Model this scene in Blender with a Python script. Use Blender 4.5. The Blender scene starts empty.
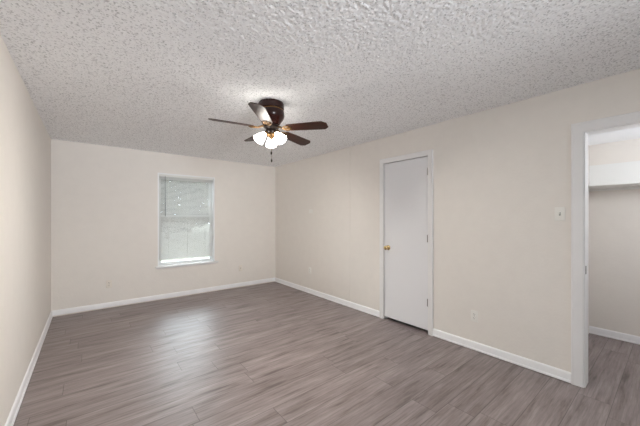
import bpy, bmesh, math, random
import numpy as np
from mathutils import Matrix, Vector

sc = bpy.context.scene
col = sc.collection
R = math.radians

# ------------------------------------------------------------------ camera
cam_d = bpy.data.cameras.new('camera')
cam_d.sensor_fit = 'HORIZONTAL'
cam_d.sensor_width = 36.0
cam_d.lens = 36.0 * 287.6 / 640.0
cam_d.shift_y = 4.5 / 640.0
cam_d.clip_start = 0.05
cam = bpy.data.objects.new('camera', cam_d)
cam.location = (0.0, 0.0, 1.365)
cam.rotation_euler = (R(90), 0, R(-38.8))
col.objects.link(cam)
sc.camera = cam

# ------------------------------------------------------------------ room sizes
XL, XR = -0.403, 3.10          # left and right wall faces
YB, YF = 5.372, -2.6           # far wall face, wall behind the camera
ZC = 2.44                      # ceiling
WT = 0.12                      # wall thickness
XC = 4.61                      # far wall of the walk-in closet
ZCC = 2.215                    # closet ceiling
WX0, WX1, WZ0, WZ1 = 0.885, 1.815, 0.56, 2.105      # window in the far wall
RX0, RX1, RZ0, RZ1 = 0.35, 1.25, 1.00, 2.10         # added window behind the camera
DY0, DY1, DZ = 1.812, 2.494, 2.106                   # rough door opening
OY0, OY1, OZ = -0.32, 0.478, 2.054                   # closet opening

# ------------------------------------------------------------------ world, light, exposure
SKY = 12.0
world = bpy.data.worlds.new('overcast_sky')
world.use_nodes = True
bg = world.node_tree.nodes['Background']
bg.inputs['Color'].default_value = (0.82, 0.95, 1.0, 1)
bg.inputs['Strength'].default_value = SKY
sc.world = world


def portal(name, loc, rot, sx, sy):
    d = bpy.data.lights.new(name, 'AREA')
    d.shape = 'RECTANGLE'
    d.size, d.size_y = sx, sy
    d.cycles.is_portal = True
    o = bpy.data.objects.new(name, d)
    o.location = loc
    o.rotation_euler = rot
    col.objects.link(o)


portal('sky_portal', ((WX0 + WX1) / 2, YB + 0.13, (WZ0 + WZ1) / 2), (R(-90), 0, 0), WX1 - WX0, WZ1 - WZ0)
portal('sky_portal', ((RX0 + RX1) / 2, YF - 0.11, (RZ0 + RZ1) / 2), (R(90), 0, 0), RX1 - RX0, RZ1 - RZ0)

# added fill light behind the viewer, brightens the far wall and ceiling
rear_fill = bpy.data.lights.new('rear_fill_light', 'AREA')
rear_fill.shape = 'RECTANGLE'
rear_fill.size, rear_fill.size_y = 0.8, 1.0
rear_fill.energy = 20.0
rear_fill.spread = R(64)
rear_fill.color = (0.97, 0.98, 1.0)
rear_fill_o = bpy.data.objects.new('rear_fill_light', rear_fill)
rear_fill_o.location = ((RX0 + RX1) / 2, YF - 0.2, (RZ0 + RZ1) / 2)
rear_fill_o.rotation_euler = (R(90 + 12), 0, 0)
col.objects.link(rear_fill_o)

SHADE_GLOW = 18.0
BULB_WATTS = 9.5
CLOSET_GLOW = 47.0

vs = sc.view_settings
sc.display_settings.display_device = 'sRGB'
vs.view_transform = 'Standard'
vs.look = 'None'
vs.gamma = 1
vs.use_curve_mapping = False
vs.exposure = 0.25
sc.cycles.use_denoising = True
sc.cycles.denoising_prefilter = 'NONE'
sc.cycles.use_adaptive_sampling = False
sc.cycles.max_bounces = 10
sc.cycles.diffuse_bounces = 6
sc.cycles.transparent_max_bounces = 12
sc.cycles.sample_clamp_indirect = 6.0
sc.cycles.caustics_reflective = True
sc.cycles.blur_glossy = 0.5
sc.cycles.caustics_refractive = False


# ------------------------------------------------------------------ materials
def lin(r, g, b):
    f = lambda v: (v / 255 / 12.92) if v / 255 <= 0.04045 else ((v / 255 + 0.055) / 1.055) ** 2.4
    return (f(r), f(g), f(b), 1)


class NT:
    def __init__(self, name):
        self.m = bpy.data.materials.new(name)
        self.m.use_nodes = True
        self.t = self.m.node_tree
        self.bsdf = self.t.nodes['Principled BSDF']
        self.out = self.t.nodes['Material Output']

    def n(self, typ, **kw):
        nd = self.t.nodes.new(typ)
        for k, v in kw.items():
            setattr(nd, k, v)
        return nd

    def link(self, a, b):
        self.t.links.new(a, b)

    def val(self, x, inp):
        if hasattr(x, 'is_linked') or isinstance(x, bpy.types.NodeSocket):
            self.link(x, inp)
        else:
            inp.default_value = x

    def math(self, op, a, b=0.0, c=None):
        nd = self.n('ShaderNodeMath', operation=op)
        self.val(a, nd.inputs[0])
        self.val(b, nd.inputs[1])
        if c is not None:
            self.val(c, nd.inputs[2])
        return nd.outputs[0]

    def mix(self, fac, a, b, mode='MIX'):
        nd = self.n('ShaderNodeMix', data_type='RGBA', blend_type=mode)
        self.val(fac, nd.inputs[0])
        self.val(a, nd.inputs[6])
        self.val(b, nd.inputs[7])
        return nd.outputs[2]

    def noise(self, vec, scale, detail=2.0, rough=0.5):
        nd = self.n('ShaderNodeTexNoise')
        if vec is not None:
            self.link(vec, nd.inputs['Vector'])
        nd.inputs['Scale'].default_value = scale
        nd.inputs['Detail'].default_value = detail
        nd.inputs['Roughness'].default_value = rough
        return nd.outputs['Fac']

    def ramp(self, fac, stops):
        nd = self.n('ShaderNodeValToRGB')
        self.link(fac, nd.inputs[0])
        el = nd.color_ramp.elements
        while len(el) < len(stops):
            el.new(0.5)
        for e, (p, c) in zip(el, stops):
            e.position = p
            e.color = c
        return nd.outputs[0]

    def bump(self, height, strength, dist):
        nd = self.n('ShaderNodeBump')
        self.link(height, nd.inputs['Height'])
        nd.inputs['Strength'].default_value = strength
        nd.inputs['Distance'].default_value = dist
        self.link(nd.outputs[0], self.bsdf.inputs['Normal'])


def simple(name, rgb, rough=0.5, metal=0.0, bump=None, var=0.0, spec=None):
    t = NT(name)
    c = t.n('ShaderNodeTexCoord').outputs['Object']
    base = lin(*rgb)
    if var:
        f = t.noise(c, 9.0, 4.0)
        dk = tuple(v * (1 - var) for v in base[:3]) + (1,)
        lt = tuple(min(1, v * (1 + var)) for v in base[:3]) + (1,)
        t.link(t.ramp(f, [(0.3, dk), (0.7, lt)]), t.bsdf.inputs['Base Color'])
    else:
        t.bsdf.inputs['Base Color'].default_value = base
    t.bsdf.inputs['Roughness'].default_value = rough
    t.bsdf.inputs['Metallic'].default_value = metal
    if spec is not None:
        t.bsdf.inputs['Specular IOR Level'].default_value = spec
    if bump:
        t.bump(t.noise(c, bump[0], 3.0), bump[1], bump[2])
    return t.m


M = {}
WALL = (236, 231, 225)
M['wall'] = simple('cream_wall_paint', WALL, 0.6, bump=(55.0, 0.35, 0.004), var=0.012)


def ceiling_material():
    t = NT('popcorn_ceiling')
    c = t.n('ShaderNodeTexCoord').outputs['Object']
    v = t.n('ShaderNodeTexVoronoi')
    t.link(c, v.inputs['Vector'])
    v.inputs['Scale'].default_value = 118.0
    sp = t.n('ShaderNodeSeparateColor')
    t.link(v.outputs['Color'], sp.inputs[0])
    # random greyer cells put the relief's speckle of shade into the colour
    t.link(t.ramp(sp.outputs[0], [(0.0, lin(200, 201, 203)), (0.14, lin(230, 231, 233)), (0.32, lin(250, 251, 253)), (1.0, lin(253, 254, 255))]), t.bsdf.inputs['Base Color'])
    t.bsdf.inputs['Roughness'].default_value = 0.9
    t.bsdf.inputs['Specular IOR Level'].default_value = 0.1
    return t.m


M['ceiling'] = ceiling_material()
M['flat_ceiling'] = simple('white_closet_ceiling', (246, 247, 250), 0.8)
M['trim'] = simple('white_trim_paint', (239, 238, 238), 0.35, var=0.01)
M['door'] = simple('white_door_paint', (235, 235, 238), 0.4, bump=(30.0, 0.05, 0.002))
M['base'] = simple('white_baseboard_paint', (249, 249, 251), 0.35, var=0.01)
M['liner'] = simple('bright_white_liner_paint', (248, 249, 250), 0.3)
M['plate'] = simple('ivory_plastic', (236, 229, 219), 0.35)
M['white_plastic'] = simple('white_plastic', (241, 239, 234), 0.35)
M['slot'] = simple('dark_slot', (45, 42, 40), 0.6)
M['brass'] = simple('polished_brass', (226, 202, 152), 0.22, 1.0)
M['old_brass'] = simple('antique_brass', (104, 78, 48), 0.42, 0.8)
M['steel'] = simple('satin_steel', (150, 148, 146), 0.35, 1.0)
M['bronze'] = simple('dark_bronze', (36, 11, 7), 0.25, 0.0, spec=0.35)
M['black_metal'] = simple('black_bronze', (32, 22, 18), 0.3, 0.5)
M['vinyl'] = simple('white_vinyl_frame', (236, 238, 240), 0.4)
M['blind'] = simple('white_blind_slats', (238, 238, 234), 0.4)


def slat_material():
    t = NT('translucent_white_slats')
    t.bsdf.inputs['Base Color'].default_value = lin(222, 221, 219)
    t.bsdf.inputs['Roughness'].default_value = 0.4
    tl = t.n('ShaderNodeBsdfTranslucent')
    tl.inputs[0].default_value = lin(228, 227, 225)
    mx = t.n('ShaderNodeMixShader')
    mx.inputs[0].default_value = 0.08
    t.link(t.bsdf.outputs[0], mx.inputs[1])
    t.link(tl.outputs[0], mx.inputs[2])
    t.link(mx.outputs[0], t.out.inputs['Surface'])
    return t.m


M['slats'] = slat_material()
M['cord'] = simple('white_cord', (236, 236, 232), 0.7)
M['wand'] = simple('grey_plastic_wand', (120, 122, 124), 0.3)
M['bark'] = simple('grey_bark', (120, 110, 100), 0.9, bump=(12.0, 0.6, 0.03), var=0.2)
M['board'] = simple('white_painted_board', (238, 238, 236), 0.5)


def floor_material():
    t = NT('grey_brown_plank_floor')
    c = t.n('ShaderNodeTexCoord').outputs['Object']
    sep = t.n('ShaderNodeSeparateXYZ')
    t.link(c, sep.inputs[0])
    x, y = sep.outputs[0], sep.outputs[1]
    W, L = 0.19, 1.22
    ry = t.math('DIVIDE', t.math('SUBTRACT', y, 0.298), W)
    row = t.math('FLOOR', ry)
    fy = t.math('FRACT', t.math('ADD', ry, 100.0))
    wn = t.n('ShaderNodeTexWhiteNoise', noise_dimensions='1D')
    t.link(t.math('ADD', row, 31.7), wn.inputs['W'])
    rx = t.math('ADD', t.math('DIVIDE', x, L), t.math('ADD', wn.outputs['Value'], 50.0))
    pl = t.math('FLOOR', rx)
    fx = t.math('FRACT', rx)
    comb = t.n('ShaderNodeCombineXYZ')
    t.link(row, comb.inputs[0])
    t.link(pl, comb.inputs[1])
    wn2 = t.n('ShaderNodeTexWhiteNoise', noise_dimensions='3D')
    t.link(comb.outputs[0], wn2.inputs['Vector'])
    rnd = wn2.outputs['Value']
    # grain coordinates: stretched along the plank, shifted per plank
    gx = t.math('ADD', t.math('MULTIPLY', x, 1.5), t.math('MULTIPLY', rnd, 37.0))
    gy = t.math('ADD', t.math('MULTIPLY', y, 13.0), t.math('MULTIPLY', rnd, 91.0))
    gv = t.n('ShaderNodeCombineXYZ')
    t.link(gx, gv.inputs[0])
    t.link(gy, gv.inputs[1])
    broad = t.noise(gv.outputs[0], 1.3, 4.0, 0.62)
    fv = t.n('ShaderNodeCombineXYZ')
    t.link(t.math('MULTIPLY', gx, 3.0), fv.inputs[0])
    t.link(t.math('MULTIPLY', gy, 7.0), fv.inputs[1])
    fine = t.noise(fv.outputs[0], 1.5, 4.0, 0.6)
    # cathedral rings
    wv = t.n('ShaderNodeTexWave', wave_type='BANDS', bands_direction='Y')
    t.link(gv.outputs[0], wv.inputs['Vector'])
    wv.inputs['Scale'].default_value = 0.9
    wv.inputs['Distortion'].default_value = 7.0
    wv.inputs['Detail'].default_value = 2.0
    wv.inputs['Detail Scale'].default_value = 0.8
    # knots
    kv = t.n('ShaderNodeCombineXYZ')
    t.link(t.math('ADD', t.math('MULTIPLY', x, 1.6), t.math('MULTIPLY', rnd, 13.0)), kv.inputs[0])
    t.link(t.math('MULTIPLY', y, 5.2), kv.inputs[1])
    vor = t.n('ShaderNodeTexVoronoi')
    t.link(kv.outputs[0], vor.inputs['Vector'])
    vor.inputs['Scale'].default_value = 0.9
    knot = t.ramp(vor.outputs['Distance'], [(0.0, (1, 1, 1, 1)), (0.09, (0, 0, 0, 1))])
    base = t.ramp(broad, [(0.30, lin(91, 79, 77)), (0.42, lin(127, 115, 113)), (0.55, lin(141, 129, 128)), (0.72, lin(157, 146, 145))])
    tone = t.ramp(rnd, [(0.0, (0.91, 0.90, 0.90, 1)), (0.5, (1.0, 1.0, 1.0, 1)), (1.0, (1.07, 1.07, 1.07, 1))])
    c1 = t.mix(1.0, base, tone, 'MULTIPLY')
    fr = t.ramp(fine, [(0.3, (0.80, 0.79, 0.78, 1)), (0.62, (1.10, 1.10, 1.10, 1))])
    c2 = t.mix(1.0, c1, fr, 'MULTIPLY')
    wr = t.ramp(wv.outputs['Fac'], [(0.0, (0.86, 0.85, 0.85, 1)), (0.5, (1.03, 1.03, 1.03, 1))])
    c3 = t.mix(0.7, c2, t.mix(1.0, c2, wr, 'MULTIPLY'))
    c4 = t.mix(t.math('MULTIPLY', knot, 0.55), c3, lin(70, 59, 56))
    # seams
    ey = t.math('MULTIPLY', t.math('MINIMUM', fy, t.math('SUBTRACT', 1.0, fy)), W)
    ex = t.math('MULTIPLY', t.math('MINIMUM', fx, t.math('SUBTRACT', 1.0, fx)), L)
    e = t.math('MINIMUM', ex, ey)
    seam = t.ramp(t.math('MULTIPLY', e, 250.0), [(0.25, (1, 1, 1, 1)), (0.75, (0, 0, 0, 1))])
    c5 = t.mix(t.math('MULTIPLY', seam, 0.62), c4, lin(58, 48, 45))
    t.link(c5, t.bsdf.inputs['Base Color'])
    t.link(t.math('ADD', t.math('MULTIPLY', fine, 0.10), 0.35), t.bsdf.inputs['Roughness'])
    t.bsdf.inputs['Specular IOR Level'].default_value = 0.75
    h = t.math('SUBTRACT', t.math('MULTIPLY', fine, 0.12), seam)
    t.bump(h, 0.25, 0.0015)
    return t.m


M['floor'] = floor_material()


def blade_material():
    t = NT('dark_walnut_blade')
    c = t.n('ShaderNodeTexCoord').outputs['Object']
    mp = t.n('ShaderNodeMapping')
    mp.inputs['Scale'].default_value = (3, 60, 10)
    t.link(c, mp.inputs[0])
    f = t.noise(mp.outputs[0], 1.5, 4.0, 0.6)
    t.link(t.ramp(f, [(0.3, lin(26, 9, 4)), (0.7, lin(70, 28, 10))]), t.bsdf.inputs['Base Color'])
    t.bsdf.inputs['Roughness'].default_value = 0.38
    t.bsdf.inputs['Specular IOR Level'].default_value = 0.35
    return t.m


M['blade'] = blade_material()


def glow(name, rgb, strength):
    t = NT(name)
    t.bsdf.inputs['Base Color'].default_value = (0.9, 0.9, 0.88, 1)
    t.bsdf.inputs['Roughness'].default_value = 0.3
    t.bsdf.inputs['Emission Color'].default_value = rgb
    t.bsdf.inputs['Emission Strength'].default_value = strength
    return t.m


M['shade'] = glow('lit_frosted_glass', (1.0, 0.95, 0.87, 1), SHADE_GLOW)
M['closet_bulb'] = glow('lit_opal_globe', (0.93, 0.96, 1.0, 1), CLOSET_GLOW)


def glass_material():
    t = NT('clear_window_glass')
    tr = t.n('ShaderNodeBsdfTransparent')
    tr.inputs[0].default_value = (0.97, 0.975, 0.985, 1)
    gl = t.n('ShaderNodeBsdfGlossy')
    gl.inputs['Roughness'].default_value = 0.02
    fr = t.n('ShaderNodeFresnel')
    fr.inputs[0].default_value = 1.45
    mx = t.n('ShaderNodeMixShader')
    t.link(fr.outputs[0], mx.inputs[0])
    t.link(tr.outputs[0], mx.inputs[1])
    t.link(gl.outputs[0], mx.inputs[2])
    t.link(mx.outputs[0], t.out.inputs['Surface'])
    return t.m


M['glass'] = glass_material()


def leaf_material(name, a, b):
    t = NT(name)
    c = t.n('ShaderNodeTexCoord').outputs['Object']
    f = t.noise(c, 1.2, 3.0)
    t.link(t.ramp(f, [(0.35, lin(*a)), (0.65, lin(*b))]), t.bsdf.inputs['Base Color'])
    t.bsdf.inputs['Roughness'].default_value = 0.7
    return t.m


M['leaf'] = leaf_material('grey_green_leaves', (44, 50, 42), (68, 75, 62))
M['yard'] = leaf_material('pale_dry_lawn', (104, 106, 92), (126, 124, 110))


# ------------------------------------------------------------------ mesh helpers
class MB:
    def __init__(self):
        self.bm = bmesh.new()

    def box(self, x0, x1, y0, y1, z0, z1, bev=0.0, segs=2):
        r = bmesh.ops.create_cube(self.bm, size=1.0)
        v = r['verts']
        bmesh.ops.scale(self.bm, vec=(x1 - x0, y1 - y0, z1 - z0), verts=v)
        bmesh.ops.translate(self.bm, vec=((x0 + x1) / 2, (y0 + y1) / 2, (z0 + z1) / 2), verts=v)
        if bev:
            ed = list({e for q in v for e in q.link_edges})
            bmesh.ops.bevel(self.bm, geom=ed, offset=bev, segments=segs, affect='EDGES', profile=0.5)
        return self

    def lathe(self, prof, mat=Matrix(), segs=32, a0=0.0, a1=2 * math.pi):
        rings = []
        full = abs(a1 - a0 - 2 * math.pi) < 1e-6
        n = segs if full else segs + 1
        for r, z in prof:
            if r < 1e-6:
                rings.append([self.bm.verts.new(mat @ Vector((0, 0, z)))] * n)
            else:
                rings.append([self.bm.verts.new(mat @ Vector((r * math.cos(a0 + (a1 - a0) * k / segs), r * math.sin(a0 + (a1 - a0) * k / segs), z))) for k in range(n)])
        for a, b in zip(rings, rings[1:]):
            for k in range(n if full else n - 1):
                q = [a[k], a[(k + 1) % n], b[(k + 1) % n], b[k]]
                u = []
                for w in q:
                    if w not in u:
                        u.append(w)
                if len(u) >= 3:
                    try:
                        self.bm.faces.new(u)
                    except ValueError:
                        pass
        return self

    def tube(self, pts, r, segs=8):
        pts = [Vector(p) for p in pts]
        rad = r if isinstance(r, (list, tuple)) else [r] * len(pts)
        rings = []
        up = Vector((0, 0, 1))
        prev = None
        for i, p in enumerate(pts):
            d = (pts[min(i + 1, len(pts) - 1)] - pts[max(i - 1, 0)]).normalized()
            if prev is None:
                ref = up if abs(d.dot(up)) < 0.95 else Vector((1, 0, 0))
                a = d.cross(ref).normalized()
            else:
                a = (prev - d * prev.dot(d)).normalized()
            prev = a
            b = d.cross(a)
            rings.append([self.bm.verts.new(p + (a * math.cos(2 * math.pi * k / segs) + b * math.sin(2 * math.pi * k / segs)) * rad[i]) for k in range(segs)])
        for A, B in zip(rings, rings[1:]):
            for k in range(segs):
                self.bm.faces.new([A[k], A[(k + 1) % segs], B[(k + 1) % segs], B[k]])
        self.bm.faces.new(rings[0][::-1])
        self.bm.faces.new(rings[-1])
        return self

    def prism(self, outline, vec, bev=0.0):
        """outline: list of 3D points (planar), extruded along vec."""
        vs_ = [self.bm.verts.new(Vector(p)) for p in outline]
        f = self.bm.faces.new(vs_)
        r = bmesh.ops.extrude_face_region(self.bm, geom=[f])
        nv = [g for g in r['geom'] if isinstance(g, bmesh.types.BMVert)]
        bmesh.ops.translate(self.bm, vec=vec, verts=nv)
        if bev:
            ed = list({e for q in vs_ + nv for e in q.link_edges})
            bmesh.ops.bevel(self.bm, geom=ed, offset=bev, segments=2, affect='EDGES', profile=0.5)
        return self

    def build(self, name, mat, parent=None, loc=(0, 0, 0), rotz=0.0, smooth=35):
        bmesh.ops.recalc_face_normals(self.bm, faces=self.bm.faces)
        me = bpy.data.meshes.new(name)
        self.bm.to_mesh(me)
        self.bm.free()
        me.materials.append(mat)
        if smooth:
            me.shade_smooth()
            me.set_sharp_from_angle(angle=R(smooth))
        o = bpy.data.objects.new(name, me)
        o.location = loc
        o.rotation_euler = (0, 0, rotz)
        if parent:
            o.parent = parent
        col.objects.link(o)
        return o


def tag(o, label=None, cat=None, group=None, kind=None):
    if label:
        o['label'] = label
    if cat:
        o['category'] = cat
    if group:
        o['group'] = group
    if kind:
        o['kind'] = kind
    return o


def empty(name, loc, rotz=0.0, **kw):
    o = bpy.data.objects.new(name, None)
    o.empty_display_size = 0.1
    o.location = loc
    o.rotation_euler = (0, 0, rotz)
    col.objects.link(o)
    return tag(o, **kw)


def struct(name, mb, mat, label, cat, parent=None, **kw):
    o = mb.build(name, mat, parent, **kw)
    tag(o, label, cat, kind='structure')
    return o


# ------------------------------------------------------------------ shell
XO, YO = XC + 0.12, YB + 0.16
struct('floor', MB().box(XL - WT, XO, YF - WT, YO, -0.06, 0.0), M['floor'], 'grey brown wood plank floor running through into the closet', 'floor', smooth=0)
struct('wall_left', MB().box(XL - WT, XL, YF - WT, YO, 0, ZC + 0.1), M['wall'], 'long bare cream wall on the left of the room', 'wall', smooth=0)
bw = MB()
bw.box(XL, WX0, YB, YO, 0, ZC + 0.1).box(WX1, XO, YB, YO, 0, ZC + 0.1)
bw.box(WX0, WX1, YB, YO, 0, WZ0).box(WX0, WX1, YB, YO, WZ1, ZC + 0.1)
struct('wall_back', bw, M['wall'], 'far cream wall holding the window with blinds', 'wall', smooth=0)
rw = MB()
rw.box(XR, XR + WT, DY1, YB, 0, ZC + 0.1).box(XR, XR + WT, DY0, DY1, DZ, ZC + 0.1)
rw.box(XR, XR + WT, OY1, DY0, 0, ZC + 0.1).box(XR, XR + WT, OY0, OY1, OZ, ZC + 0.1).box(XR, XR + WT, YF, OY0, 0, ZC + 0.1)
struct('wall_right', rw, M['wall'], 'cream wall with the white door and closet opening', 'wall', smooth=0)
fw = MB()
fw.box(XL, RX0, YF - WT, YF, 0, ZC + 0.1).box(RX1, XO, YF - WT, YF, 0, ZC + 0.1)
fw.box(RX0, RX1, YF - WT, YF, 0, RZ0).box(RX0, RX1, YF - WT, YF, RZ1, ZC + 0.1)
struct('wall_front', fw, M['wall'], 'cream wall behind the viewer with an added window', 'wall', smooth=0)
struct('wall_closet', MB().box(XC, XO, YF, YB, 0, ZC + 0.1), M['wall'], 'cream wall at the back of the walk-in closet', 'wall', smooth=0)
struct('wall_partition', MB().box(XR + WT, XC, 0.655, 0.755, 0, ZC + 0.1), M['wall'], 'side wall closing the walk-in closet', 'wall', smooth=0)
struct('ceiling_closet', MB().box(XR + WT, XC, YF, 0.655, ZCC, ZC + 0.1), M['flat_ceiling'], 'low flat white ceiling of the closet', 'ceiling', smooth=0)
struct('roof', MB().box(XL - WT, XO, YF - WT, YO, ZC + 0.1, ZC + 0.2), M['flat_ceiling'], 'roof slab over the room', 'roof', smooth=0)


def popcorn_ceiling():
    rng = np.random.default_rng(7)
    YN = -0.5
    d = 0.0062
    nx, ny = int((XR - XL) / d) + 1, int((YB - YN) / d) + 1
    xs, ys = np.linspace(XL, XR, nx), np.linspace(YN, YB, ny)
    h = rng.random((ny, nx))
    s = (h + 0.35 * (np.roll(h, 1, 0) + np.roll(h, -1, 0) + np.roll(h, 1, 1) + np.roll(h, -1, 1))) / 2.4
    s = (s - s.mean()) / s.std()
    s = np.clip(0.6 + 0.42 * s, 0, 1.2)
    X, Y = np.meshgrid(xs, ys)
    jx = (rng.random((ny, nx)) - 0.5) * d * 0.5
    jy = (rng.random((ny, nx)) - 0.5) * d * 0.5
    jx[:, 0] = jx[:, -1] = 0
    jy[0, :] = jy[-1, :] = 0
    co = np.stack([X + jx, Y + jy, ZC + 0.002 - 0.0032 * s], -1).reshape(-1, 3)
    i = np.arange(ny * nx).reshape(ny, nx)
    q = np.stack([i[:-1, :-1], i[1:, :-1], i[1:, 1:], i[:-1, 1:]], -1).reshape(-1, 4)
    me = bpy.data.meshes.new('ceiling')
    me.vertices.add(len(co))
    me.vertices.foreach_set('co', co.ravel())
    me.loops.add(q.size)
    me.loops.foreach_set('vertex_index', q.ravel().astype(np.int32))
    me.polygons.add(len(q))
    me.polygons.foreach_set('loop_start', np.arange(0, q.size, 4, dtype=np.int32))
    me.polygons.foreach_set('loop_total', np.full(len(q), 4, dtype=np.int32))
    me.update(calc_edges=True)
    me.shade_smooth()
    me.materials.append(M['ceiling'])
    o = bpy.data.objects.new('ceiling', me)
    col.objects.link(o)
    tag(o, 'white popcorn textured ceiling over the bedroom', 'ceiling', kind='structure')


popcorn_ceiling()
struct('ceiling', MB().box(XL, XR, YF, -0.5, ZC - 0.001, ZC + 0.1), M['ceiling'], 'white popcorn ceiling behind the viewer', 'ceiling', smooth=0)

# baseboards
BP = [(0, 0.005), (0.019, 0.005), (0.019, 0.012), (0.0165, 0.020), (0.0125, 0.024), (0.0125, 0.066), (0.011, 0.076), (0.006, 0.085), (0, 0.087)]


BPB = [(0, 0.020), (0.0125, 0.020), (0.0125, 0.068), (0.011, 0.076), (0.006, 0.086), (0, 0.088)]     # this board stands a little off the floor


def baseboard(name, wall, at_, a, b, label):
    m = MB()
    if wall == 'x-':      # board on a wall facing -X
        m.prism([(at_ - p, a, z) for p, z in BP], (0, b - a, 0))
    elif wall == 'x+':
        m.prism([(at_ + p, a, z) for p, z in BP], (0, b - a, 0))
    else:
        m.prism([(a, at_ - p, z) for p, z in BPB], (b - a, 0, 0))
    struct(name, m, M['base'], label, 'baseboard', smooth=20)


baseboard('baseboard_left', 'x+', XL, YF, YB, 'white baseboard along the bare left wall')
baseboard('baseboard_back', 'y-', YB, XL + 0.014, XR - 0.014, 'white baseboard under the window wall')
baseboard('baseboard_right', 'x-', XR, 2.553, YB, 'white baseboard between far corner and closed door')
baseboard('baseboard_right', 'x-', XR, 0.551, 1.769, 'white baseboard between closed door and closet opening')
baseboard('baseboard_closet', 'x-', XC, YF, 0.655, 'white baseboard along the back wall inside the closet')


# door and opening casings: a moulded profile mitred round the opening
CP = [(0.0, 0.0), (0.0, 0.010), (0.004, 0.013), (0.012, 0.0135), (0.022, 0.0145), (0.045, 0.017), (0.056, 0.018), (0.060, 0.0205), (0.068, 0.0205), (0.072, 0.017), (0.072, 0.0)]


def casing(name, y0, y1, z1, w, label):
    m = MB()
    k = w / 0.072
    cols = []
    for d, p in CP:
        d *= k
        cols.append([m.bm.verts.new(v) for v in ((XR - p, y1 + d, 0), (XR - p, y1 + d, z1 + d), (XR - p, y0 - d, z1 + d), (XR - p, y0 - d, 0))])
    for a, b in zip(cols, cols[1:]):
        for i in range(3):
            m.bm.faces.new([a[i], a[i + 1], b[i + 1], b[i]])
    m.bm.faces.new([c[0] for c in cols])
    m.bm.faces.new([c[3] for c in cols])
    return struct(name, m, M['trim'], label, 'trim', smooth=20)


c1 = casing('trim_1', 1.829, 2.480, 2.090, 0.062, 'white casing round the closed door')
j = MB().box(XR - 0.004, XR + WT, 1.812, 1.829, 0, 2.107).box(XR - 0.004, XR + WT, 2.480, 2.497, 0, 2.107).box(XR - 0.004, XR + WT, 1.829, 2.480, 2.090, 2.107)
j.box(XR + 0.050, XR + 0.085, 1.829, 1.839, 0, 2.09).box(XR + 0.050, XR + 0.085, 2.470, 2.480, 0, 2.09).box(XR + 0.050, XR + 0.085, 1.839, 2.470, 2.08, 2.09)
j.build('jamb', M['trim'], c1, smooth=0)
c2 = casing('trim_2', -0.30, 0.472, 2.054, 0.076, 'white casing round the open walk-in closet doorway')
j = MB().box(XR - 0.004, XR + WT + 0.004, -0.32, -0.306, 0, 2.06).box(XR - 0.004, XR + WT + 0.004, 0.464, 0.479, 0, 2.06).box(XR - 0.004, XR + WT + 0.004, -0.306, 0.464, 2.046, 2.06)
j.build('jamb', M['trim'], c2, smooth=0)
st = MB().box(XR + 0.005, XR + 0.032, 0.461, 0.4645, 0.91, 0.975, 0.001).build('strike_plate', M['steel'], c2)
tag(st, 'small steel strike plate')

# drywall panel joint on the right wall
struct('trim_3', MB().box(XR - 0.0022, XR + 0.001, 3.118, 3.142, 0.088, ZC - 0.003, 0.001), M['wall'], 'thin vertical joint strip on the right wall', 'trim')

# ------------------------------------------------------------------ closed door
d1 = empty('door_1', (XR, 1.833, 0.0), label='closed flat white slab door with a brass knob', cat='door', kind='structure')
MB().box(0.004, 0.039, 0.0, 0.643, 0.038, 2.083, 0.0015, 1).build('door_slab', M['door'], d1, smooth=0)
kn = MB()
xrot = Matrix.Translation((0.004, 0.578, 0.965)) @ Matrix.Rotation(R(-90), 4, 'Y')
kn.lathe([(0, 0), (0.033, 0), (0.033, 0.004), (0.029, 0.008), (0.014, 0.011), (0.011, 0.016), (0.011, 0.030), (0.018, 0.036), (0.026, 0.044), (0.0285, 0.054), (0.026, 0.063), (0.018, 0.069), (0.0, 0.071)], xrot, 24)
tag(kn.build('door_knob', M['brass'], d1), 'round polished brass knob')
for z in (1.905, 1.117, 0.365):
    h = MB()
    h.tube([(-0.004, -0.003, z - 0.044), (-0.004, -0.003, z + 0.044)], 0.006, 10)
    h.lathe([(0, -0.003), (0.005, 0), (0.007, 0.003), (0.004, 0.006), (0, 0.007)], Matrix.Translation((-0.004, -0.003, z + 0.044)), 10)
    h.box(-0.001, 0.003, 0.0, 0.014, z - 0.042, z + 0.042)
    h.build('hinge', M['steel'], d1)

# ------------------------------------------------------------------ window in the far wall
w1 = empty('window_1', ((WX0 + WX1) / 2, YB, WZ0), label='white single hung window behind the blind in the far wall', cat='window', kind='structure')
hw, wh = (WX1 - WX0) / 2, WZ1 - WZ0
ln = MB()   # painted liner round the opening
ln.box(-hw, -hw + 0.020, -0.004, 0.16, 0, wh).box(hw - 0.020, hw, -0.004, 0.16, 0, wh).box(-hw + 0.020, hw - 0.020, -0.004, 0.16, wh - 0.020, wh)
ln.build('window_liner', M['liner'], w1, smooth=0)
fr = MB()
for x0, x1 in ((-hw + 0.020, -hw + 0.040), (hw - 0.040, hw - 0.020)):
    fr.box(x0, x1, 0.075, 0.145, 0, wh - 0.02)
fr.box(-hw + 0.040, hw - 0.040, 0.075, 0.145, 0, 0.018).box(-hw + 0.040, hw - 0.040, 0.075, 0.145, wh - 0.052, wh - 0.02)
fr.build('window_frame', M['vinyl'], w1, smooth=0)
mid = 1.385 - WZ0
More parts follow.
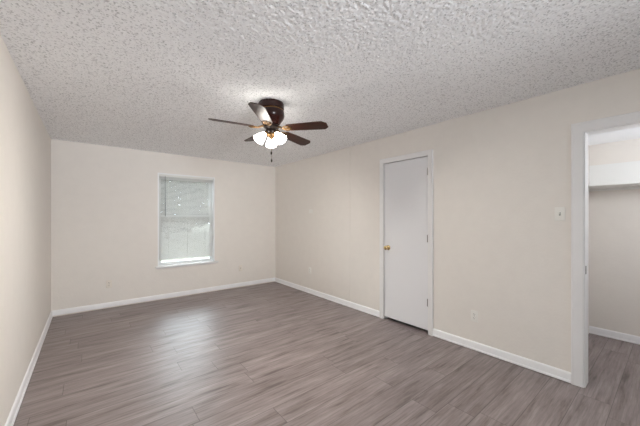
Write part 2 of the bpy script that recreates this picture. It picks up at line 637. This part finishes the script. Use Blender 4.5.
for z0, z1, yy, nm in ((0.018, mid + 0.02, 0.080, 'lower_sash'), (mid - 0.02, wh - 0.052, 0.112, 'upper_sash')):
    s = MB()
    a, b = -hw + 0.040, hw - 0.040
    s.box(a, a + 0.024, yy, yy + 0.028, z0, z1).box(b - 0.024, b, yy, yy + 0.028, z0, z1)
    s.box(a + 0.024, b - 0.024, yy, yy + 0.028, z0, z0 + (0.030 if nm == 'lower_sash' else 0.035)).box(a + 0.024, b - 0.024, yy, yy + 0.028, z1 - 0.035, z1)
    so = s.build(nm, M['vinyl'], w1, smooth=0)
    MB().box(a + 0.022, b - 0.022, yy + 0.012, yy + 0.016, z0 + 0.028, z1 - 0.033).build('pane', M['glass'], so, smooth=0)
sl = MB().box(0.852 - 1.35, 1.875 - 1.35, -0.045, 0.0, -0.030, 0.0, 0.005).box(-hw, hw, -0.002, 0.09, -0.028, 0.004)
sl.box(0.872 - 1.35, 1.855 - 1.35, -0.012, 0.0, -0.045, -0.028, 0.002)
sl.build('window_sill', M['trim'], w1)

# venetian blind
bl = empty('window_blind', ((WX0 + WX1) / 2, YB + 0.035, WZ1 - 0.02), label='white slatted venetian blind hanging in the far window', cat='blind')
bw_ = hw - 0.026
MB().box(-bw_, bw_, -0.014, 0.014, -0.026, 0.0, 0.002).build('head_rail', M['blind'], bl)
zb = 0.655 - (WZ1 - 0.02)
sm = MB()
n = int((-0.034 - zb) / 0.0205)
tilt = R(44)
for i in range(n):
    z = -0.040 - i * 0.0205
    prof = []
    for k in range(5):
        q = -0.0125 + 0.00625 * k
        c_ = 0.0014 * (1 - (q / 0.0125) ** 2)
        prof.append((q * math.cos(tilt), z + q * math.sin(tilt) + c_))
    va = [sm.bm.verts.new((-bw_, y, zz)) for y, zz in prof]
    vb = [sm.bm.verts.new((bw_, y, zz)) for y, zz in prof]
    va2 = [sm.bm.verts.new((-bw_, y, zz - 0.0004)) for y, zz in prof]
    vb2 = [sm.bm.verts.new((bw_, y, zz - 0.0004)) for y, zz in prof]
    for k in range(4):
        sm.bm.faces.new([va[k], va[k + 1], vb[k + 1], vb[k]])
        sm.bm.faces.new([va2[k], vb2[k], vb2[k + 1], va2[k + 1]])
    sm.bm.faces.new([va[0], vb[0], vb2[0], va2[0]])
    sm.bm.faces.new([va[4], va2[4], vb2[4], vb[4]])
sm.build('slats', M['slats'], bl)
MB().box(-bw_, bw_, -0.012, 0.012, zb - 0.012, zb + 0.004, 0.003).build('bottom_rail', M['blind'], bl)
for x in (-0.30, 0.0, 0.30):
    MB().tube([(x, -0.0135, -0.02), (x, -0.0135, zb)], 0.0008, 5).tube([(x, 0.0135, -0.02), (x, 0.0135, zb)], 0.0008, 5).build('ladder_cord', M['cord'], bl)
wd = MB().tube([(-0.352, -0.024, -0.030), (-0.350, -0.026, -0.70)], 0.0042, 8).tube([(-0.352, -0.010, -0.020), (-0.352, -0.024, -0.030)], 0.002, 6)
tag(wd.build('tilt_wand', M['wand'], bl), 'grey tilt wand')

# unseen window behind the camera, added to let in light
w2 = empty('added_rear_window', ((RX0 + RX1) / 2, YF, RZ0), label='white framed window added behind the viewer for light', cat='window', kind='structure')
hw2, wh2 = (RX1 - RX0) / 2, RZ1 - RZ0
f2 = MB()
f2.box(-hw2, -hw2 + 0.05, -0.09, -0.02, 0, wh2).box(hw2 - 0.05, hw2, -0.09, -0.02, 0, wh2).box(-0.03, 0.03, -0.09, -0.02, 0.05, wh2 - 0.05)
f2.box(-hw2 + 0.05, hw2 - 0.05, -0.09, -0.02, 0, 0.05).box(-hw2 + 0.05, hw2 - 0.05, -0.09, -0.02, wh2 - 0.05, wh2)
f2.build('window_frame', M['vinyl'], w2, smooth=0)
for a, b in ((-hw2 + 0.045, -0.025), (0.025, hw2 - 0.045)):
    MB().box(a, b, -0.06, -0.055, 0.045, wh2 - 0.045).build('pane', M['glass'], w2, smooth=0)


# ------------------------------------------------------------------ closet shelf and lamp
sh = empty('closet_shelf', (XC, 0.655, 1.698), label='white shelf on cleats across the closet back wall', cat='shelf')
MB().box(-0.45, 0.0, -2.2, 0.0, 0.0, 0.016, 0.002, 1).build('shelf_board', M['board'], sh, smooth=0)
MB().box(-0.018, 0.0, -2.2, 0.0, -0.026, 0.0, 0.002, 1).build('wall_cleat', M['board'], sh, smooth=0)
MB().box(-0.43, -0.018, -0.018, 0.0, -0.020, 0.0, 0.002, 1).build('side_cleat', M['board'], sh, smooth=0)
MB().box(-0.010, 0.0, -2.2, 0.0, 0.016, 0.275, 0.001, 1).build('pale_band_panel', M['board'], sh, smooth=0)  # added whiter panel, draws the paler band above the shelf

cl = empty('closet_light', (3.72, -0.30, ZCC), label='round opal ceiling light inside the walk-in closet', cat='light')
MB().lathe([(0, 0), (0.075, 0), (0.075, -0.012), (0.055, -0.022), (0.045, -0.03), (0, -0.03)], segs=28).build('lamp_base', M['white_plastic'], cl)
MB().lathe([(0.008, -0.03), (0.008, -0.32), (0.040, -0.33), (0.042, -0.355), (0, -0.355)], segs=24).build('stem', M['white_plastic'], cl)
g = MB().lathe([(0.04, -0.355), (0.075, -0.37), (0.095, -0.41), (0.095, -0.44), (0.075, -0.475), (0.04, -0.495), (0, -0.50)], segs=28)
g.build('globe', M['closet_bulb'], cl)


# ------------------------------------------------------------------ wall plates
def plate_root(name, loc, rotz, label, cat, group=None):
    return empty(name, loc, rotz, label=label, cat=cat, group=group)


def outlet(loc, rotz, label, mat):
    r = plate_root('wall_outlet', loc, rotz, label, 'outlet', 'duplex wall outlets')
    MB().box(-0.035, 0.035, -0.006, 0.0, -0.0575, 0.0575, 0.0035, 3).build('cover_plate', mat, r)
    for dz in (0.0195, -0.0195):
        rc = MB()
        pts = []
        for k in range(28):
            a = 2 * math.pi * k / 28
            pts.append((0.0172 * math.cos(a), -0.005, dz + max(-0.0142, min(0.0142, 0.0172 * math.sin(a)))))
        rc.prism(pts, (0, -0.0028, 0))
        ro = rc.build('receptacle', mat, r)
        s = MB().box(-0.0080, -0.0052, -0.0083, -0.006, dz - 0.003, dz + 0.007).box(0.0052, 0.0080, -0.0083, -0.006, dz - 0.002, dz + 0.006)
        s.lathe([(0, 0), (0.0026, 0), (0.0026, 0.002), (0, 0.002)], Matrix.Translation((0, -0.0063, dz - 0.0085)) @ Matrix.Rotation(R(90), 4, 'X'), 10)
        s.build('contact_slots', M['slot'], ro)
    MB().lathe([(0, 0), (0.0032, 0), (0.0025, 0.0015), (0, 0.002)], Matrix.Translation((0, -0.0058, 0)) @ Matrix.Rotation(R(90), 4, 'X'), 12).build('screw', M['steel'], r)


FACE_BACK, FACE_RIGHT = 0.0, R(-90)
outlet((0.238, YB, 0.363), FACE_BACK, 'cream outlet on the far wall below and beside the window', M['plate'])
outlet((XR, 4.143, 0.415), FACE_RIGHT, 'white outlet low on the right wall near the far corner', M['white_plastic'])
outlet((XR, 1.313, 0.349), FACE_RIGHT, 'white outlet low on the wall between the closed door and closet opening', M['white_plastic'])

bp = plate_root('blank_cover_plate', (2.318, YB, 0.375), FACE_BACK, 'cream cable plate on the far wall between window and corner', 'cover plate')
MB().box(-0.035, 0.035, -0.006, 0.0, -0.0575, 0.0575, 0.0035, 3).build('cover_plate', M['plate'], bp)
MB().lathe([(0, 0), (0.008, 0), (0.008, 0.004), (0.0045, 0.004), (0.0045, 0.012), (0, 0.012)], Matrix.Translation((0, -0.005, 0)) @ Matrix.Rotation(R(90), 4, 'X'), 14).build('cable_jack', M['steel'], bp)
for dz in (0.0417, -0.0417):
    MB().lathe([(0, 0), (0.003, 0), (0.002, 0.0015), (0, 0.002)], Matrix.Translation((0, -0.0058, dz)) @ Matrix.Rotation(R(90), 4, 'X'), 12).build('screw', M['plate'], bp)

tp = plate_root('thermostat_plate', (XR, 4.113, 1.478), FACE_RIGHT, 'small white blank plate at eye height on the right wall', 'cover plate')
MB().box(-0.057, 0.057, -0.006, 0.0, -0.035, 0.035, 0.0035, 3).build('cover_plate', M['white_plastic'], tp)
for dx in (0.0417, -0.0417):
    MB().lathe([(0, 0), (0.003, 0), (0.002, 0.0015), (0, 0.002)], Matrix.Translation((dx, -0.0058, 0)) @ Matrix.Rotation(R(90), 4, 'X'), 12).build('screw', M['white_plastic'], tp)

sw = plate_root('light_switch', (XR, 0.623, 1.395), FACE_RIGHT, 'white toggle light switch beside the closet opening', 'switch')
MB().box(-0.035, 0.035, -0.006, 0.0, -0.0575, 0.0575, 0.0035, 3).build('cover_plate', M['white_plastic'], sw)
MB().box(-0.0055, 0.0055, -0.0075, -0.005, -0.0125, 0.0125, 0.0008, 1).build('toggle_frame', M['wand'], sw)
MB().prism([(-0.0042, -0.006, -0.006), (-0.0042, -0.006, 0.006), (-0.0042, -0.018, 0.012), (-0.0042, -0.020, 0.006)], (0.0084, 0, 0), 0.0008).build('toggle', M['white_plastic'], sw)
for dz in (0.030, -0.030):
    MB().lathe([(0, 0), (0.003, 0), (0.002, 0.0015), (0, 0.002)], Matrix.Translation((0, -0.0058, dz)) @ Matrix.Rotation(R(90), 4, 'X'), 12).build('screw', M['plate'], sw)

# ------------------------------------------------------------------ ceiling fan
FX, FY = 1.340, 2.400
fan = empty('ceiling_fan', (FX, FY, ZC), rotz=R(-38.8), label='dark bronze ceiling fan with five walnut blades and three lit glass shades', cat='ceiling fan')
# local frame: X to the viewer's right, Y away from the viewer; z measured down from the ceiling
MB().lathe([(0, 0.004), (0.112, 0.004), (0.119, -0.012), (0.121, -0.045), (0.119, -0.060), (0.113, -0.066), (0.113, -0.074), (0.121, -0.080), (0.124, -0.110), (0.122, -0.130), (0.112, -0.150), (0.096, -0.172), (0.082, -0.196), (0.060, -0.206), (0, -0.206)], segs=48).build('motor_housing', M['bronze'], fan)
tag(MB().lathe([(0.113, -0.0655), (0.1165, -0.0665), (0.1165, -0.0735), (0.113, -0.0745)], segs=48).build('housing_band', M['old_brass'], fan), 'thin brass band')
MB().lathe([(0, -0.206), (0.066, -0.206), (0.072, -0.214), (0.072, -0.230), (0.056, -0.238), (0.050, -0.244), (0.052, -0.272), (0.044, -0.284), (0, -0.284)], segs=36).build('switch_housing', M['black_metal'], fan)
tag(MB().lathe([(0, -0.284), (0.036, -0.284), (0.046, -0.292), (0.046, -0.302), (0.034, -0.316), (0.020, -0.326), (0.012, -0.336), (0.007, -0.346), (0, -0.348)], segs=32).build('light_fitter', M['old_brass'], fan), 'brass light kit fitter')

ZBL = -0.238
out = [(0.165, -0.046), (0.180, -0.053), (0.30, -0.060), (0.46, -0.066), (0.515, -0.067), (0.552, -0.036), (0.552, 0.036), (0.515, 0.067), (0.46, 0.066), (0.30, 0.060), (0.180, 0.053), (0.165, 0.046)]
bmx = MB().prism([(x, y, -0.003) for x, y in out], (0, 0, 0.006), 0.0012)
irn = MB()
irn.tube([(0.060, 0, 0.016), (0.090, 0, 0.012), (0.120, 0, -0.004), (0.150, 0, -0.008)], [0.010, 0.009, 0.008, 0.008], 8)
for s in (-1, 1):
    irn.tube([(0.118, 0, -0.004), (0.132, s * 0.022, -0.006), (0.152, s * 0.036, -0.007), (0.176, s * 0.034, -0.007), (0.190, s * 0.020, -0.007)], [0.006, 0.006, 0.006, 0.006, 0.005], 8)
    irn.lathe([(0, 0.003), (0.010, 0.003), (0.010, -0.004), (0, -0.006)], Matrix.Translation((0.186, s * 0.024, -0.006)), 14)
irn.tube([(0.150, 0, -0.008), (0.190, 0, -0.008), (0.205, 0, -0.008)], [0.008, 0.011, 0.006], 8)
irn.lathe([(0, 0.003), (0.010, 0.003), (0.010, -0.004), (0, -0.006)], Matrix.Translation((0.200, 0, -0.006)), 14)
blade0 = bmx.build('blade', M['blade'], fan, smooth=15)
iron0 = irn.build('blade_iron', M['old_brass'], blade0)
PITCH = R(-12)
for k in range(5):
    if k == 0:
        b, ir = blade0, iron0
    else:
        b = blade0.copy()
        col.objects.link(b)
        b.parent = fan
        ir = iron0.copy()
        col.objects.link(ir)
        ir.parent = b
    b.location = (0, 0, ZBL)
    th = R(-18 + 72 * k + (0, 0, 0, 0, -3)[k])
    # the old fan hangs a touch out of level
    droop = math.atan(-0.050 * math.cos(th) - 0.034 * math.sin(th))
    b.rotation_mode = 'QUATERNION'
    b.rotation_quaternion = (Matrix.Rotation(th, 3, 'Z') @ Matrix.Rotation(-droop, 3, 'Y') @ Matrix.Rotation(PITCH, 3, 'X')).to_quaternion()

sp = [(0.022, 0.0), (0.024, 0.010), (0.029, 0.024), (0.041, 0.045), (0.052, 0.070), (0.058, 0.095), (0.062, 0.115), (0.068, 0.130), (0.071, 0.137), (0.068, 0.137), (0.0655, 0.130), (0.0595, 0.115), (0.0555, 0.095), (0.0495, 0.070), (0.0385, 0.045), (0.026, 0.024), (0.0, 0.020)]
for k, ang in enumerate((100, 214, 326)):
    a = R(ang)
    mt = Matrix.Translation((0.060 * math.cos(a), 0.060 * math.sin(a), -0.288)) @ Matrix.Rotation(a, 4, 'Z') @ Matrix.Rotation(R(180 - 42), 4, 'Y') @ Matrix.Scale(0.75, 4)
    arm = MB()
    arm.tube([(0.030 * math.cos(a), 0.030 * math.sin(a), -0.300), (0.050 * math.cos(a), 0.050 * math.sin(a), -0.290), (0.064 * math.cos(a), 0.064 * math.sin(a), -0.291)], 0.009, 10)
    arm.lathe([(0, -0.016), (0.022, -0.014), (0.027, -0.004), (0.027, 0.008), (0.025, 0.012)], mt, 24)
    ao = arm.build('lamp_arm', M['old_brass'], fan)
    bd = bpy.data.lights.new('bulb_light', 'AREA')
    bd.shape = 'DISK'
    bd.size = 0.10
    bd.energy = BULB_WATTS
    bd.color = (1.0, 0.95, 0.87)
    bd.spread = R(132)
    bo = bpy.data.objects.new('bulb_light', bd)
    # the light leaves through the open mouth of the glass shade
    bo.matrix_local = mt @ Matrix.Translation((0, 0, 0.128)) @ Matrix.Rotation(R(180), 4, 'X')
    bo.parent = fan
    col.objects.link(bo)
    tag(MB().lathe(sp, mt, 32).build('glass_shade', M['shade'], ao), 'lit frosted glass bell shade')
for nm, x, y, z1, zf in (('pull_chain', 0.004, -0.02, -0.455, -0.487), ('pull_chain', 0.000, 0.02, -0.516, -0.550)):
    ch = MB()
    ch.tube([(x, y, -0.318), (x, y, z1 + 0.004)], 0.0012, 6)
    co_ = ch.build(nm, M['old_brass'], fan)
    MB().lathe([(0, z1 + 0.004), (0.004, z1), (0.0075, z1 - 0.010), (0.0075, zf + 0.008), (0.005, zf), (0, zf - 0.001)], Matrix.Translation((x, y, 0)), 14).build('fob', M['black_metal'], co_)

# ------------------------------------------------------------------ outside the window
struct('ground', MB().box(-40, 60, YO, 70, -0.5, -0.3), M['yard'], 'pale lawn outside the window', 'ground', smooth=0)
rnd = random.Random(3)


def tree(x, y, h, spread, label):
    t = empty('tree', (x, y, -0.3), label=label, cat='tree', group='trees beyond the window')
    tr = MB()
    tr.tube([(0, 0, -0.1), (0.1, 0, h * 0.3), (-0.05, 0.1, h * 0.6), (0.05, 0, h * 0.9)], [0.22, 0.17, 0.11, 0.04], 8)
    for q in range(9):
        a = rnd.random() * 6.28
        z = h * (0.2 + 0.07 * q)
        ln_ = spread * (0.5 + 0.4 * rnd.random())
        tr.tube([(0, 0, z), (ln_ * 0.5 * math.cos(a), ln_ * 0.5 * math.sin(a), z + 0.4), (ln_ * math.cos(a), ln_ * math.sin(a), z + 0.6)], [0.08, 0.05, 0.02], 6)
    tr.build('trunk', M['bark'], t)
    cr = MB()
    for q in range(8500):
        u = rnd.random()
        a = rnd.random() * 6.2832
        z = h * (0.06 + 0.97 * u)
        rr = spread * math.sqrt(max(0.05, 1 - (2 * u - 0.9) ** 2)) * (0.35 + 0.65 * math.sqrt(rnd.random()))
        c = Vector((rr * math.cos(a), rr * math.sin(a), z))
        s = 0.12 + 0.14 * rnd.random()
        m3 = Matrix.Rotation(rnd.random() * 6.28, 3, 'Z') @ Matrix.Rotation(rnd.random() * 2.4, 3, 'X')
        v = [cr.bm.verts.new(c + m3 @ Vector(p)) for p in ((-s, 0, 0), (0, -s * 0.5, 0.03), (s, 0, 0), (0, s * 0.5, 0.03))]
        cr.bm.faces.new(v)
    cr.build('leaves', M['leaf'], t, smooth=0)


for x, y, h, s_ in ((1.2, 20.5, 6.8, 2.5), (4.9, 25.5, 8.6, 3.0), (8.8, 20.8, 6.6, 2.5), (12.4, 25.5, 7.5, 2.6), (-2.6, 25.5, 8.4, 2.8), (1.4, 33.5, 10.5, 3.2), (8.6, 33.5, 10.8, 3.4), (15.4, 33.0, 10.5, 3.3)):
    tree(x, y, h, s_, 'grey green leafy tree seen through the window blind')
